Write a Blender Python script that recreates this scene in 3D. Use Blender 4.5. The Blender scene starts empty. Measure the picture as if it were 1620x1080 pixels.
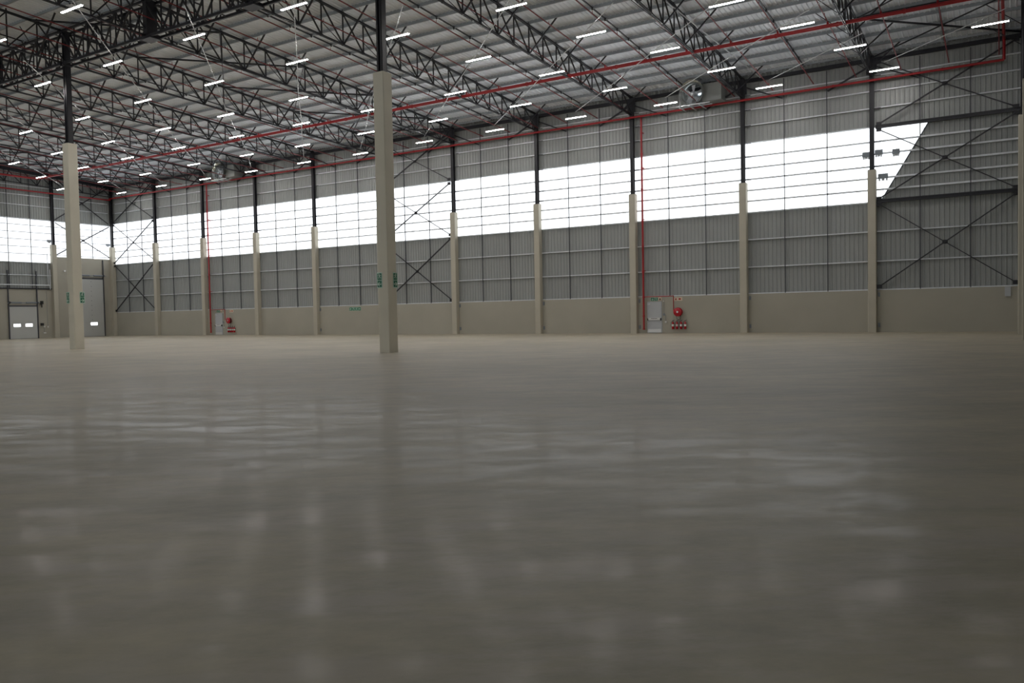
import bpy, math, random
from mathutils import Vector, Matrix
random.seed(7)
SC = bpy.context.scene
COL = SC.collection
V = Vector

# ------------------------------------------------------------------ camera
cam_d = bpy.data.cameras.new('camera')
cam_d.sensor_width = 36.0
cam_d.lens = 1265.8 / 1620 * 36.0
cam_d.clip_start = 0.05; cam_d.clip_end = 500
cam = bpy.data.objects.new('camera', cam_d); COL.objects.link(cam)
yaw, pitch, roll = 0.54960, -0.03390, -0.01950
cy, sy, cp, sp = math.cos(yaw), math.sin(yaw), math.cos(pitch), math.sin(pitch)
fw = V((-sy * cp, cy * cp, sp)); rt = V((cy, sy, 0)); up = rt.cross(fw)
r2 = rt * math.cos(roll) + up * math.sin(roll)
u2 = up * math.cos(roll) - rt * math.sin(roll)
m = Matrix((r2, u2, -fw)).transposed().to_4x4()
m.translation = V((86.905, -54.621, 1.56))
cam.matrix_world = m
SC.camera = cam

# ------------------------------------------------------------------ light and exposure
SC.view_settings.view_transform = 'Standard'
SC.view_settings.look = 'None'
SC.view_settings.gamma = 1.0
SC.view_settings.use_curve_mapping = False
SC.view_settings.exposure = 0.80
WINDOW_POWER = 1.05         # daylight through the translucent sheets
LEFT_WINDOW_POWER = 0.78
FRONT_FILL_POWER = 0.8    # unseen band added on the long wall behind the camera
TUBE_POWER = 76.0
w = bpy.data.worlds.new('sky'); SC.world = w; w.use_nodes = True
bg = w.node_tree.nodes['Background']
bg.inputs[0].default_value = (0.80, 0.88, 1.0, 1); bg.inputs[1].default_value = 1.0
try:
    SC.cycles.use_denoising = True
    SC.cycles.max_bounces = 8
    SC.cycles.diffuse_bounces = 6
    SC.cycles.glossy_bounces = 3
    SC.cycles.sample_clamp_indirect = 6.0
    SC.cycles.caustics_reflective = False
    SC.cycles.caustics_refractive = False
except Exception:
    pass

# ------------------------------------------------------------------ materials
def mat(name, col, rough=0.6, metal=0.0, spec=0.5, noise=0.0, nscale=1.0, bump=0.0, emit=None, estr=0.0):
    m = bpy.data.materials.new(name); m.use_nodes = True
    nt = m.node_tree; b = nt.nodes['Principled BSDF']
    b.inputs['Base Color'].default_value = (*col, 1)
    b.inputs['Roughness'].default_value = rough
    b.inputs['Metallic'].default_value = metal
    b.inputs['Specular IOR Level'].default_value = spec
    if noise or bump:
        tc = nt.nodes.new('ShaderNodeTexCoord')
        n = nt.nodes.new('ShaderNodeTexNoise'); n.inputs['Scale'].default_value = nscale
        n.inputs['Detail'].default_value = 6
        nt.links.new(tc.outputs['Object'], n.inputs['Vector'])
        if noise:
            r = nt.nodes.new('ShaderNodeValToRGB')
            r.color_ramp.elements[0].position = 0.3; r.color_ramp.elements[1].position = 0.7
            r.color_ramp.elements[0].color = (*[c * (1 - noise) for c in col], 1)
            r.color_ramp.elements[1].color = (*[min(1, c * (1 + noise)) for c in col], 1)
            nt.links.new(n.outputs['Fac'], r.inputs['Fac'])
            nt.links.new(r.outputs['Color'], b.inputs['Base Color'])
        if bump:
            bp = nt.nodes.new('ShaderNodeBump'); bp.inputs['Strength'].default_value = bump
            nt.links.new(n.outputs['Fac'], bp.inputs['Height'])
            nt.links.new(bp.outputs['Normal'], b.inputs['Normal'])
    if emit:
        b.inputs['Emission Color'].default_value = (*emit, 1)
        b.inputs['Emission Strength'].default_value = estr
    return m

M = {}
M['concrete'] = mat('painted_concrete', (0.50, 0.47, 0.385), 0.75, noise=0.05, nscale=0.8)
M['inner'] = mat('painted_concrete_brightened', (0.74, 0.70, 0.585), 0.75, noise=0.05, nscale=0.8)  # concrete lightened in colour to stand in for light missing on the inner columns
M['lowwall'] = mat('plastered_wall', (0.41, 0.39, 0.325), 0.8, noise=0.05, nscale=0.4)
M['clad'] = mat('grey_steel_cladding', (0.32, 0.335, 0.325), 0.5, noise=0.04, nscale=0.3)
M['deck'] = mat('foil_faced_roof_deck', (0.84, 0.88, 0.93), 0.42, metal=0.05, noise=0.06, nscale=0.5)
M['galv'] = mat('galvanised_steel', (0.72, 0.75, 0.78), 0.42, metal=0.1, noise=0.08, nscale=3)
M['purlin'] = mat('dull_galvanised_purlin', (0.38, 0.41, 0.44), 0.5, metal=0.1)
M['black'] = mat('black_painted_steel', (0.012, 0.012, 0.017), 0.45)
M['rod'] = mat('dark_galvanised_rod', (0.055, 0.058, 0.07), 0.5)
M['red'] = mat('red_pipe_paint', (0.36, 0.012, 0.016), 0.38)
M['reddark'] = mat('dark_red_pipe_paint', (0.20, 0.014, 0.018), 0.45)
M['redgloss'] = mat('red_glossy_paint', (0.45, 0.008, 0.02), 0.22)
M['white'] = mat('white_enamel', (0.72, 0.72, 0.70), 0.4)
M['doorgrey'] = mat('pale_grey_door_paint', (0.48, 0.50, 0.52), 0.45)
M['dooroff'] = mat('off_white_door_panel', (0.52, 0.53, 0.51), 0.5)
M['steelkick'] = mat('brushed_steel', (0.65, 0.65, 0.64), 0.35, metal=0.5)
M['green'] = mat('green_sign_face', (0.01, 0.16, 0.08), 0.4)
M['signwhite'] = mat('pale_sign_legend', (0.62, 0.78, 0.68), 0.4)
M['signcream'] = mat('cream_sign_face', (0.74, 0.60, 0.46), 0.5)
M['rubber'] = mat('black_rubber', (0.02, 0.02, 0.02), 0.7)
M['cable'] = mat('pale_grey_conduit', (0.60, 0.61, 0.62), 0.4, metal=0.3)
M['box'] = mat('grey_plastic_box', (0.22, 0.25, 0.28), 0.5)
M['tube'] = mat('lit_tube', (1, 1, 1), 0.5, emit=(1.0, 0.96, 0.93), estr=TUBE_POWER)
M['pane'] = mat('daylit_vision_pane', (0.8, 0.8, 0.8), 0.3, emit=(0.95, 0.98, 1.0), estr=1.6)
M['louvre'] = mat('daylit_louvre_gap', (0.8, 0.8, 0.8), 0.3, emit=(0.85, 0.95, 1.0), estr=0.8)
M['film'] = mat('polished_fan_shell', (0.55, 0.57, 0.56), 0.18, metal=0.85)

def window_mat(name, power, axis, seam):
    """white polycarbonate sheet lit by the overcast sky, side laps a little darker where two sheets overlap"""
    m = bpy.data.materials.new(name); m.use_nodes = True
    nt = m.node_tree; b = nt.nodes['Principled BSDF']
    b.inputs['Base Color'].default_value = (0.7, 0.72, 0.74, 1); b.inputs['Roughness'].default_value = 0.5
    tc = nt.nodes.new('ShaderNodeTexCoord'); sx = nt.nodes.new('ShaderNodeSeparateXYZ')
    nt.links.new(tc.outputs['Object'], sx.inputs[0])
    def math_(op, a, bb=None):
        n = nt.nodes.new('ShaderNodeMath'); n.operation = op
        for k, x in enumerate((a, bb)):
            if x is None: continue
            if isinstance(x, (int, float)): n.inputs[k].default_value = x
            else: nt.links.new(x, n.inputs[k])
        return n.outputs[0]
    q = math_('FRACT', math_('DIVIDE', sx.outputs[axis], 0.76))
    lap = math_('LESS_THAN', q, seam)
    st = math_('SUBTRACT', power, math_('MULTIPLY', lap, power * 0.62))
    nt.links.new(st, b.inputs['Emission Strength'])
    b.inputs['Emission Color'].default_value = (0.93, 0.965, 1.0, 1)
    return m
M['win_back'] = window_mat('translucent_sheet_back', WINDOW_POWER, 0, 0.06)
M['win_left'] = window_mat('translucent_sheet_left', LEFT_WINDOW_POWER, 1, 0.06)

M['win_front_fill'] = window_mat('front_fill_sheet', FRONT_FILL_POWER, 0, 0.06)  # glowing sheet of the added front band

def floor_mat():
    m = bpy.data.materials.new('power_floated_concrete_floor'); m.use_nodes = True
    nt = m.node_tree; b = nt.nodes['Principled BSDF']; L = nt.links
    tc = nt.nodes.new('ShaderNodeTexCoord')
    def noise(scale, detail=5, stretch=None, rough=0.55):
        n = nt.nodes.new('ShaderNodeTexNoise'); n.inputs['Scale'].default_value = scale
        n.inputs['Detail'].default_value = detail; n.inputs['Roughness'].default_value = rough
        if stretch:
            mp = nt.nodes.new('ShaderNodeMapping'); mp.vector_type = 'TEXTURE'; mp.inputs['Scale'].default_value = stretch
            mp.inputs['Rotation'].default_value = (0, 0, 0.6)
            L.new(tc.outputs['Object'], mp.inputs['Vector']); L.new(mp.outputs[0], n.inputs['Vector'])
        else: L.new(tc.outputs['Object'], n.inputs['Vector'])
        return n.outputs['Fac']
    def ramp(f, stops):
        r = nt.nodes.new('ShaderNodeValToRGB'); e = r.color_ramp.elements
        e[0].position, e[0].color = stops[0][0], (*stops[0][1], 1)
        e[1].position, e[1].color = stops[1][0], (*stops[1][1], 1)
        for p_, c_ in stops[2:]:
            x = e.new(p_); x.color = (*c_, 1)
        L.new(f, r.inputs['Fac']); return r.outputs['Color']
    def mix(a, c, f, mode='MIX'):
        x = nt.nodes.new('ShaderNodeMix'); x.data_type = 'RGBA'; x.blend_type = mode
        if isinstance(f, float): x.inputs[0].default_value = f
        else: L.new(f, x.inputs[0])
        L.new(a, x.inputs[6]); L.new(c, x.inputs[7]); return x.outputs[2]
    base = ramp(noise(0.16, 6), [(0.35, (0.375, 0.335, 0.245)), (0.65, (0.465, 0.42, 0.315))])
    fine = ramp(noise(2.2, 8, (3, 1, 1)), [(0.3, (0.9, 0.9, 0.9)), (0.7, (1.06, 1.05, 1.03))])
    c = mix(base, fine, 1.0, 'MULTIPLY')
    mott = ramp(noise(0.9, 10, (2, 1, 1), 0.68), [(0.34, (0.82, 0.83, 0.84)), (0.62, (1.08, 1.06, 1.02))])
    c = mix(c, mott, 1.0, 'MULTIPLY')
    dust = ramp(noise(7.0, 8, (1.6, 1, 1), 0.7), [(0.3, (0.90, 0.90, 0.90)), (0.7, (1.08, 1.07, 1.05))])
    c = mix(c, dust, 1.0, 'MULTIPLY')
    # pale dusty scuffs
    sc = ramp(noise(2.2, 12, (2.6, 1.0, 1), 0.72), [(0.46, (0.08, 0.08, 0.08)), (0.58, (1, 1, 1))])
    area = ramp(noise(0.2, 6, None, 0.65), [(0.40, (0.38, 0.38, 0.38)), (0.56, (1, 1, 1))])
    sc2 = mix(sc, area, 1.0, 'MULTIPLY')
    pale = nt.nodes.new('ShaderNodeRGB'); pale.outputs[0].default_value = (0.54, 0.48, 0.42, 1)
    bw = nt.nodes.new('ShaderNodeRGBToBW'); L.new(sc2, bw.inputs[0])
    mm = nt.nodes.new('ShaderNodeMath'); mm.operation = 'MULTIPLY'; mm.inputs[1].default_value = 0.5; L.new(bw.outputs[0], mm.inputs[0])
    c = mix(c, pale.outputs[0], mm.outputs[0])
    # power-floated polish: worn bright in patches, dull elsewhere
    dull = nt.nodes.new('ShaderNodeBsdfPrincipled')
    for q, ro, spc in ((b, 0.15, 0.08), (dull, 0.55, 0.5)):
        L.new(c, q.inputs['Base Color']); q.inputs['Roughness'].default_value = ro; q.inputs['Specular IOR Level'].default_value = spc
    ms = nt.nodes.new('ShaderNodeMixShader')
    ad = nt.nodes.new('ShaderNodeMath'); ad.operation = 'MULTIPLY_ADD'; ad.inputs[1].default_value = 0.29; ad.inputs[2].default_value = 0.025
    L.new(bw.outputs[0], ad.inputs[0]); L.new(ad.outputs[0], ms.inputs[0])
    L.new(dull.outputs[0], ms.inputs[1]); L.new(b.outputs[0], ms.inputs[2])
    L.new(ms.outputs[0], nt.nodes['Material Output'].inputs['Surface'])
    bp = nt.nodes.new('ShaderNodeBump'); bp.inputs['Strength'].default_value = 0.02; bp.inputs['Distance'].default_value = 0.01
    L.new(noise(1.5, 6), bp.inputs['Height']); L.new(bp.outputs[0], b.inputs['Normal'])
    return m
M['floor'] = floor_mat()

# ------------------------------------------------------------------ mesh helpers
class MB:
    def __init__(s): s.v = []; s.f = []; s.sm = []
    def add(s, vs, fs, smooth=False):
        o = len(s.v); s.v += [tuple(x) for x in vs]
        s.f += [tuple(i + o for i in f) for f in fs]; s.sm += [smooth] * len(fs)
        return s
    def box(s, a, b):
        x0, y0, z0 = (min(a[i], b[i]) for i in range(3)); x1, y1, z1 = (max(a[i], b[i]) for i in range(3))
        return s.add([(x0,y0,z0),(x1,y0,z0),(x1,y1,z0),(x0,y1,z0),(x0,y0,z1),(x1,y0,z1),(x1,y1,z1),(x0,y1,z1)],
              [(0,3,2,1),(4,5,6,7),(0,1,5,4),(1,2,6,5),(2,3,7,6),(3,0,4,7)])
    def frame(s, a, b):
        d = (V(b) - V(a)).normalized()
        h = V((0, 0, 1)) if abs(d.z) < 0.95 else V((1, 0, 0))
        r = d.cross(h).normalized(); return r, r.cross(d).normalized()
    def bar(s, a, b, w, h=None):
        h = h or w; a, b = V(a), V(b); r, u = s.frame(a, b)
        vs = [p + r * (w/2*i) + u * (h/2*j) for p in (a, b) for i, j in ((-1,-1),(1,-1),(1,1),(-1,1))]
        return s.add(vs, [(0,3,2,1),(4,5,6,7),(0,1,5,4),(1,2,6,5),(2,3,7,6),(3,0,4,7)])
    def ell(s, a, b, w, t=0.012):
        """angle section"""
        a, b = V(a), V(b); r, u = s.frame(a, b)
        for (i0, i1, j0, j1) in ((-w/2, w/2, -w/2, -w/2 + t), (-w/2, -w/2 + t, -w/2, w/2)):
            vs = [p + r*i + u*j for p in (a, b) for i, j in ((i0,j0),(i1,j0),(i1,j1),(i0,j1))]
            s.add(vs, [(0,3,2,1),(4,5,6,7),(0,1,5,4),(1,2,6,5),(2,3,7,6),(3,0,4,7)])
        return s
    def cyl(s, a, b, r0, r1=None, n=12, caps=True):
        r1 = r0 if r1 is None else r1; a, b = V(a), V(b); r, u = s.frame(a, b)
        vs = []
        for p, rad in ((a, r0), (b, r1)):
            vs += [p + (r*math.cos(2*math.pi*k/n) + u*math.sin(2*math.pi*k/n))*rad for k in range(n)]
        s.add(vs, [(k, (k+1) % n, n + (k+1) % n, n + k) for k in range(n)], True)
        if caps: s.add(vs[:n], [tuple(range(n))[::-1]]); s.add(vs[n:], [tuple(range(n))])
        return s
    def lathe(s, c, axis, prof, n=24):
        """prof: list of (distance along axis, radius)"""
        c = V(c); axis = V(axis).normalized(); r, u = s.frame(c, c + axis)
        vs = [c + axis*d + (r*math.cos(2*math.pi*k/n) + u*math.sin(2*math.pi*k/n))*rad for d, rad in prof for k in range(n)]
        fs = [(j*n+k, j*n+(k+1) % n, (j+1)*n+(k+1) % n, (j+1)*n+k) for j in range(len(prof)-1) for k in range(n)]
        return s.add(vs, fs, True)
    def torus(s, c, axis, R, r, n=28, k=10):
        prof = [(r*math.sin(2*math.pi*i/k), R + r*math.cos(2*math.pi*i/k)) for i in range(k+1)]
        return s.lathe(c, axis, prof, n)
    def tube(s, pts, r, n=8):
        for a, b in zip(pts[:-1], pts[1:]): s.cyl(a, b, r, n=n)
        for q in pts[1:-1]: s.ball(q, r*1.02)
        return s
    def ball(s, c, r, n=10):
        return s.lathe(V(c), (0,0,1), [(-r*math.cos(math.pi*i/6), max(1e-4, r*math.sin(math.pi*i/6))) for i in range(7)], n)
    def build(s, name, m, parent=None):
        me = bpy.data.meshes.new(name); me.from_pydata(s.v, [], s.f)
        me.polygons.foreach_set('use_smooth', s.sm); me.materials.append(M[m] if isinstance(m, str) else m)
        me.update()
        o = bpy.data.objects.new(name, me); COL.objects.link(o)
        if parent: o.parent = parent
        return o

def tag(o, label=None, cat=None, group=None, kind=None):
    if label: o['label'] = label
    if cat: o['category'] = cat
    if group: o['group'] = group
    if kind: o['kind'] = kind
    return o
def empty(name, loc, label, cat, group=None):
    o = bpy.data.objects.new(name, None); COL.objects.link(o); o.location = loc
    return tag(o, label, cat, group)
def copy_tree(o, parent=None):
    c = o.copy(); COL.objects.link(c); c.parent = parent
    for ch in [x for x in bpy.data.objects if x.parent == o]: copy_tree(ch, c)
    return c
def kids(o): return CH.get(o.name, [])
ORD = ['first','second','third','fourth','fifth','sixth','seventh','eighth','ninth','tenth','eleventh','twelfth','thirteenth',
       'fourteenth','fifteenth','sixteenth','seventeenth','eighteenth','nineteenth','twentieth']
TENS = {20: 'twenty', 30: 'thirty', 40: 'forty'}
def nth(i):
    if i <= 20: return ORD[i-1]
    t = i // 10 * 10
    return TENS[t][:-1] + 'ieth' if i % 10 == 0 else TENS[t] + '-' + ORD[i % 10 - 1]

# ------------------------------------------------------------------ grid of the building
BAY = 8.0; NB = 11; XR = 88.35; XL = -0.3; YB = 0.34; YF = -83.0; RIDGE = -55.12
PW = 1.64                                             # purlin spacing
GY = -27.56                                           # line of the inner columns
def ztop(y): return 17.07 + 0.056 * min(-y, 2 * -RIDGE + y if y < RIDGE else -y)
def zbot(y): return 15.80 + 0.035 * min(-y, 2 * -RIDGE + y if y < RIDGE else -y)
def zdeck(y): return ztop(y) + 0.27
ZW0, ZW1 = 8.10, 12.75                                # translucent band of the back wall
SLX0, SLX1 = 80.45, 83.1                              # its slanting right end

# ---- floor, walls, ceiling
fl = MB().add([(XL-0.6, YF-0.3, 0), (XR+0.3, YF-0.3, 0), (XR+0.3, YB+0.5, 0), (XL-0.6, YB+0.5, 0)], [(0,1,2,3)]).build('floor', 'floor')
tag(fl, kind='structure')

def corr(mb, p0, dirv, nrm, length, lo, hi, pitch=0.2667, d=0.035):
    """ribbed sheet standing on the line p0 + t*dirv, ribs vertical; lo, hi give bottom and top at t"""
    p0, dirv, nrm = V(p0), V(dirv), V(nrm)
    ts = []; k = 0
    while k * pitch < length:
        t = k * pitch
        ts += [(t, 0), (t + pitch*0.55, 0), (t + pitch*0.68, d), (t + pitch*0.87, d)]; k += 1
    ts.append((length, 0))
    ts = [q for q in ts if q[0] <= length]
    vs = []; fs = []
    for t, off in ts:
        b = p0 + dirv*t + nrm*off
        z0, z1 = lo(t), hi(t)
        if z1 < z0: z1 = z0
        vs += [(b.x, b.y, z0), (b.x, b.y, z1)]
    for i in range(len(ts)-1): fs.append((2*i, 2*i+2, 2*i+3, 2*i+1))
    mb.add(vs, fs)

wb = MB()
L0 = XR - XL
corr(wb, (XL, YB, 0), (1,0,0), (0,-1,0), L0, lambda t: 2.5, lambda t: ZW0)                      # below the band
def slant_lo(t):
    x = t + XL
    if x < SLX0: return ZW1
    if x < SLX1: return ZW0 + (x-SLX0)/(SLX1-SLX0)*(ZW1-ZW0)
    return ZW1
corr(wb, (XL, YB, 0), (1,0,0), (0,-1,0), L0, lambda t: ZW1, lambda t: zdeck(0))                 # above the band
def tri_lo(t): return ZW0
def tri_hi(t):
    x = t + XL
    if x < SLX0: return ZW0
    if x < SLX1: return ZW0 + (x-SLX0)/(SLX1-SLX0)*(ZW1-ZW0)
    return ZW1
corr(wb, (XL, YB, 0), (1,0,0), (0,-1,0), L0, tri_lo, tri_hi)
tag(wb.build('wall_back', 'clad'), kind='structure')
tag(MB().box((XL, 0.14, 0), (XR, 0.5, 2.62)).build('trim_back_plinth_wall', 'lowwall'), kind='structure')
win = MB(); xs = [XL + 0.76*k for k in range(int((SLX0-XL)/0.76)+1)] + [SLX0, SLX1 - 0.02]
win.add([(XL, YB+0.05, ZW0-0.02), (SLX0, YB+0.05, ZW0-0.02), (SLX1+0.02, YB+0.05, ZW1+0.02), (XL, YB+0.05, ZW1+0.02),
         (XL, YB+0.06, ZW0-0.02), (SLX0, YB+0.06, ZW0-0.02), (SLX1+0.02, YB+0.06, ZW1+0.02), (XL, YB+0.06, ZW1+0.02)],
        [(0,1,2,3),(7,6,5,4),(0,4,5,1),(1,5,6,2),(2,6,7,3),(3,7,4,0)])
w1 = win.build('window_1', 'win_back'); tag(w1, kind='structure')
# flashing along the sloping end of the band and along its sill
MB().bar((SLX0-0.03, YB-0.05, ZW0), (SLX1+0.05, YB-0.05, ZW1), 0.05, 0.05).build('window_edge_flashing', 'rod', w1)

# left end wall: first bay (towards the corner) is concrete to 8.7 m, then plinth to 5.2 m, cladding to 7.95 m
LC = [-0.0, -6.69, -13.38]                            # column lines of the left wall
wl = MB()
YE = YF
corr(wl, (XL, -6.69, 0), (0,-1,0), (1,0,0), -6.69 - RIDGE, lambda t: 5.2, lambda t: 7.97)
corr(wl, (XL, YB, 0), (0,-1,0), (1,0,0), YB - RIDGE, lambda t: 12.5, lambda t: zdeck(min(0, YB - t)))
corr(wl, (XL, RIDGE, 0), (0,-1,0), (1,0,0), RIDGE - YF, lambda t: 5.2, lambda t: zdeck(RIDGE - t))
tag(wl.build('wall_left', 'clad'), kind='structure')
pl = MB().box((XL-0.25, YB, 0), (XL+0.1, -6.69, 8.71)).box((XL-0.25, -6.69, 0), (XL+0.1, YF, 5.22))
tag(pl.build('trim_left_plinth_wall', 'lowwall'), kind='structure')
wn = MB().box((XL-0.07, YB, 8.66), (XL-0.05, -6.69, 12.52)).box((XL-0.07, -6.69, 7.93), (XL-0.05, RIDGE, 12.52))
tag(wn.build('window_2', 'win_left'), kind='structure')
# right end wall and front wall
wr = MB(); corr(wr, (XR, YB, 0), (0,-1,0), (-1,0,0), YB - YF, lambda t: 2.5, lambda t: zdeck(min(0, YB - t)))
wr.box((XR-0.1, YB, 0), (XR+0.3, YF, 2.62))
tag(wr.build('wall_right', 'clad'), kind='structure')
wf = MB(); corr(wf, (XL, YF, 0), (1,0,0), (0,1,0), L0, lambda t: 0.0, lambda t: 4.5)
corr(wf, (XL, YF, 0), (1,0,0), (0,1,0), L0, lambda t: 15.0, lambda t: 17.34 - 0.056*YF + 0.1)
tag(MB().box((XL, YF-0.05, 4.45), (XR, YF-0.03, 15.05)).build('window_fill_front', 'win_front_fill'), kind='structure')  # unseen window band, added and sized to light the freestanding columns
tag(wf.build('wall_front', 'clad'), kind='structure')

# roof deck: ribs run up the slope
rd = MB(); vs = []; fs = []; x = XL - 0.1; row = []
while x < XR + 0.1:
    row += [(x, 0), (x+0.15, 0), (x+0.185, -0.04), (x+0.235, -0.04)]; x += 0.2667
row.append((XR + 0.15, 0))
for i, (xx, dz) in enumerate(row):
    for y in (YB+0.1, RIDGE, YF-0.1):
        z = zdeck(y) if y <= 0 else 17.34 - 0.056*y
        vs.append((xx, y, z + dz))
for i in range(len(row)-1):
    for j in range(2): fs.append((3*i+j, 3*i+j+1, 3*i+3+j+1, 3*i+3+j))
rd.add(vs, fs)
tag(rd.build('ceiling', 'deck'), kind='structure')

# ------------------------------------------------------------------ back-wall columns
C = 0.478; H1 = 10.085
def arris_box(mb, cx, cy_, hw, z0, z1, ch=0.025):
    pts = [(-hw+ch,-hw),(hw-ch,-hw),(hw,-hw+ch),(hw,hw-ch),(hw-ch,hw),(-hw+ch,hw),(-hw,hw-ch),(-hw,-hw+ch)]
    n = 8; vs = [(cx+a, cy_+b, z) for z in (z0, z1) for a, b in pts]
    mb.add(vs, [(k,(k+1)%n,n+(k+1)%n,n+k) for k in range(n)] + [tuple(range(n))[::-1], tuple(range(n, 2*n))])
    return mb
def h_post(mb, cx, cy_, z0, z1, w=0.25):
    t = 0.03
    mb.box((cx-w/2, cy_-w/2, z0), (cx+w/2, cy_-w/2+t, z1)); mb.box((cx-w/2, cy_+w/2-t, z0), (cx+w/2, cy_+w/2, z1))
    mb.box((cx-t/2, cy_-w/2, z0), (cx+t/2, cy_+w/2, z1)); mb.box((cx-w/2, cy_-w/2, z0+0.001), (cx-w/2+t*0.8, cy_+w/2, z1))
    return mb
where = {0:'in the far left corner', 1:'one bay from the far left corner', 2:'just left of the distant fire door',
 3:'just right of the distant fire point', 4:'fourth bay from the far corner', 5:'behind the near freestanding column',
 6:'right of the middle crossed bracing', 7:'second right of the near freestanding column', 8:'just left of the nearer grey fire door',
 9:'just right of the nearer fire point', 10:'left of the big crossed bracing on the right', 11:'in the far right corner'}
def wall_column(i, x, y, H, lab, grp, ztop_, brackets=()):
    t = empty('wall_column', (x, y, 0), lab, 'column', grp)
    def L(mb, n, m, p=t):
        o = mb.build(n, m, p); return o
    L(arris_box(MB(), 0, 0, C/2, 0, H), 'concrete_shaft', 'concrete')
    L(h_post(MB(), 0, 0.02, H - 0.02, ztop_, 0.25), 'steel_post', 'black')
    pb = MB().box((-0.2,-0.18,H), (0.2,0.2,H+0.03))
    L(pb, 'base_plate', 'black')
    for z in brackets:
        if z > H: L(MB().bar((-0.12, 0.1, z), (0.5, 0.16, z), 0.05, 0.04), 'rail_bracket', 'black')
    return t
GIRTS = [4.44, 6.29, 8.12, 8.88, 9.60, 10.34, 11.10, 11.86, 12.78, 13.95, 15.0, 15.95]
for i in range(NB+1):
    wall_column(i, i*BAY, 0.0, H1, 'pale concrete wall column with black steel post, ' + where[i], 'columns along the back wall',
                ztop(0) + 0.05, [z - 0.03 for z in GIRTS if z > 10.2])
for k, (y, hh) in enumerate(((-6.69, 9.95), (-13.38, 9.95))):
    wall_column(0, -0.02, y, hh, ['pale concrete column on the left wall, between the two loading doors',
                'pale concrete column on the left wall, left of the low loading door'][k], 'columns along the left wall', ztop(y)-0.05)
for k, (x, y, hh) in enumerate(((87.86, -5.3, 11.3), (87.9, -13.1, 11.27))):
    wall_column(0, x, y, hh, ['pale concrete column on the right wall, the farther of two at the picture edge',
                'pale concrete column on the right wall, nearest and cut by the picture edge'][k], 'columns along the right wall', ztop(y)-0.05)

# inner columns
def inner_column(x, lab):
    t = empty('inner_column', (x, GY, 0), lab, 'column', 'freestanding columns')
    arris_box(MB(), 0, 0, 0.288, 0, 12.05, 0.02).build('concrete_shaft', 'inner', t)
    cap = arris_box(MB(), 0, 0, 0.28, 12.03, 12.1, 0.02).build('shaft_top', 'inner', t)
    mb = MB()
    for s in (-1, 1):
        mb.box((s*0.15, -0.16, 12.08), (s*0.15 - s*0.02, 0.16, ztop(GY)))
        mb.box((s*0.15, -0.16, 12.08), (s*0.06, -0.14, ztop(GY))); mb.box((s*0.15, 0.16, 12.08), (s*0.06, 0.14, ztop(GY)))
    mb.box((-0.1, -0.1, 12.08), (0.1, 0.1, ztop(GY)-0.05))
    mb.build('steel_post', 'black', t)
    MB().box((-0.2,-0.2,12.08), (0.2,0.2,12.12)).build('base_plate', 'black', t)
    MB().box((-0.22,-0.25,16.6), (0.22,0.25,16.68)).box((-0.22,-0.25,ztop(GY)-0.1), (0.22,0.25,ztop(GY)-0.02)).build('cap_plate', 'black', t)
    return t
inner_column(64.0, 'tall freestanding concrete column nearest the camera, centre of the hall')
inner_column(40.0, 'tall freestanding concrete column farther left, in front of the loading doors')

# ------------------------------------------------------------------ sheeting rails and sag rods
GR = 'horizontal rails of the back wall'
n = 0
for z in [2.66] + GIRTS:
    n += 1
    hh = 0.05 if 8.2 < z < 12.7 else 0.032
    mb = MB().box((XL+0.05, 0.17, z-hh), (XR-0.1, 0.31, z+hh))
    nm = 'back-wall rail, %s up from the floor%s' % (nth(n), ', on top of the plinth wall' if n == 1 else
         ', at the sill of the bright band' if z == 8.12 else ', at the head of the bright band' if z == 12.78 else
         ', crossing the bright band' if 8.2 < z < 12.7 else ', below the bright band' if z < 8 else ', above the bright band')
    if 8.2 < z < 12.7: pass
    tag(mb.build('sheeting_rail', 'galv'), nm, 'rail', GR)
n = 0
for i in range(NB):
    for k in (1, 2):
        n += 1; x = i*BAY + k*BAY/3
        tag(MB().bar((x, 0.17, 2.64), (x, 0.17, 16.7), 0.065, 0.05).build('sag_rod', 'rod'),
            'dark upright rod on the back wall, %s from the far left corner' % nth(n), 'upright rod', 'upright rods of the back wall')
# edge posts hard by the columns
n = 0
for z in [6.67, 8.0, 8.9, 9.65, 10.4, 11.15, 11.9, 12.55, 13.95, 15.0, 15.95]:
    n += 1
    y0 = -0.3 if z > 8.7 else -6.95
    tag(MB().box((XL+0.02, y0, z-0.035), (XL+0.17, -16.0, z+0.03)).build('sheeting_rail', 'galv'),
        'galvanised rail on the left wall, %s up from the floor' % nth(n), 'rail', 'horizontal rails of the left wall')
n = 0
for y, z0 in ((-2.23, 8.7), (-4.46, 8.7), (-8.92, 5.25), (-11.2, 5.25), (-15.6, 5.25)):
    n += 1
    tag(MB().bar((XL+0.14, y, z0), (XL+0.14, y, 16.9), 0.05, 0.065).build('sag_rod', 'rod'),
        'dark upright rod on the left wall, %s from the corner' % nth(n), 'upright rod', 'upright rods of the left wall')
tag(MB().box((XL+0.1, -6.95, 5.18), (XL+0.22, -16, 5.30)).build('edge_angle', 'black'), 'black edge angle on top of the left plinth wall beside the low door', 'edge angle')
# guard rail over the low loading door
t = empty('guard_rail', (XL+0.25, -9.6, 5.2), 'pale steel rail above the low loading door', 'rail')
MB().box((-0.02, 2.5, 0.38), (0.04, -5, 0.48)).build('top_rail', 'galv', t)
MB().bar((0.02, 2.45, 0.0), (0.02, 2.45, 2.1), 0.06).build('post', 'galv', t)
MB().bar((0.02, 2.25, 0.4), (0.02, 2.25, 3.8), 0.05).build('post', 'galv', t)

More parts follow.
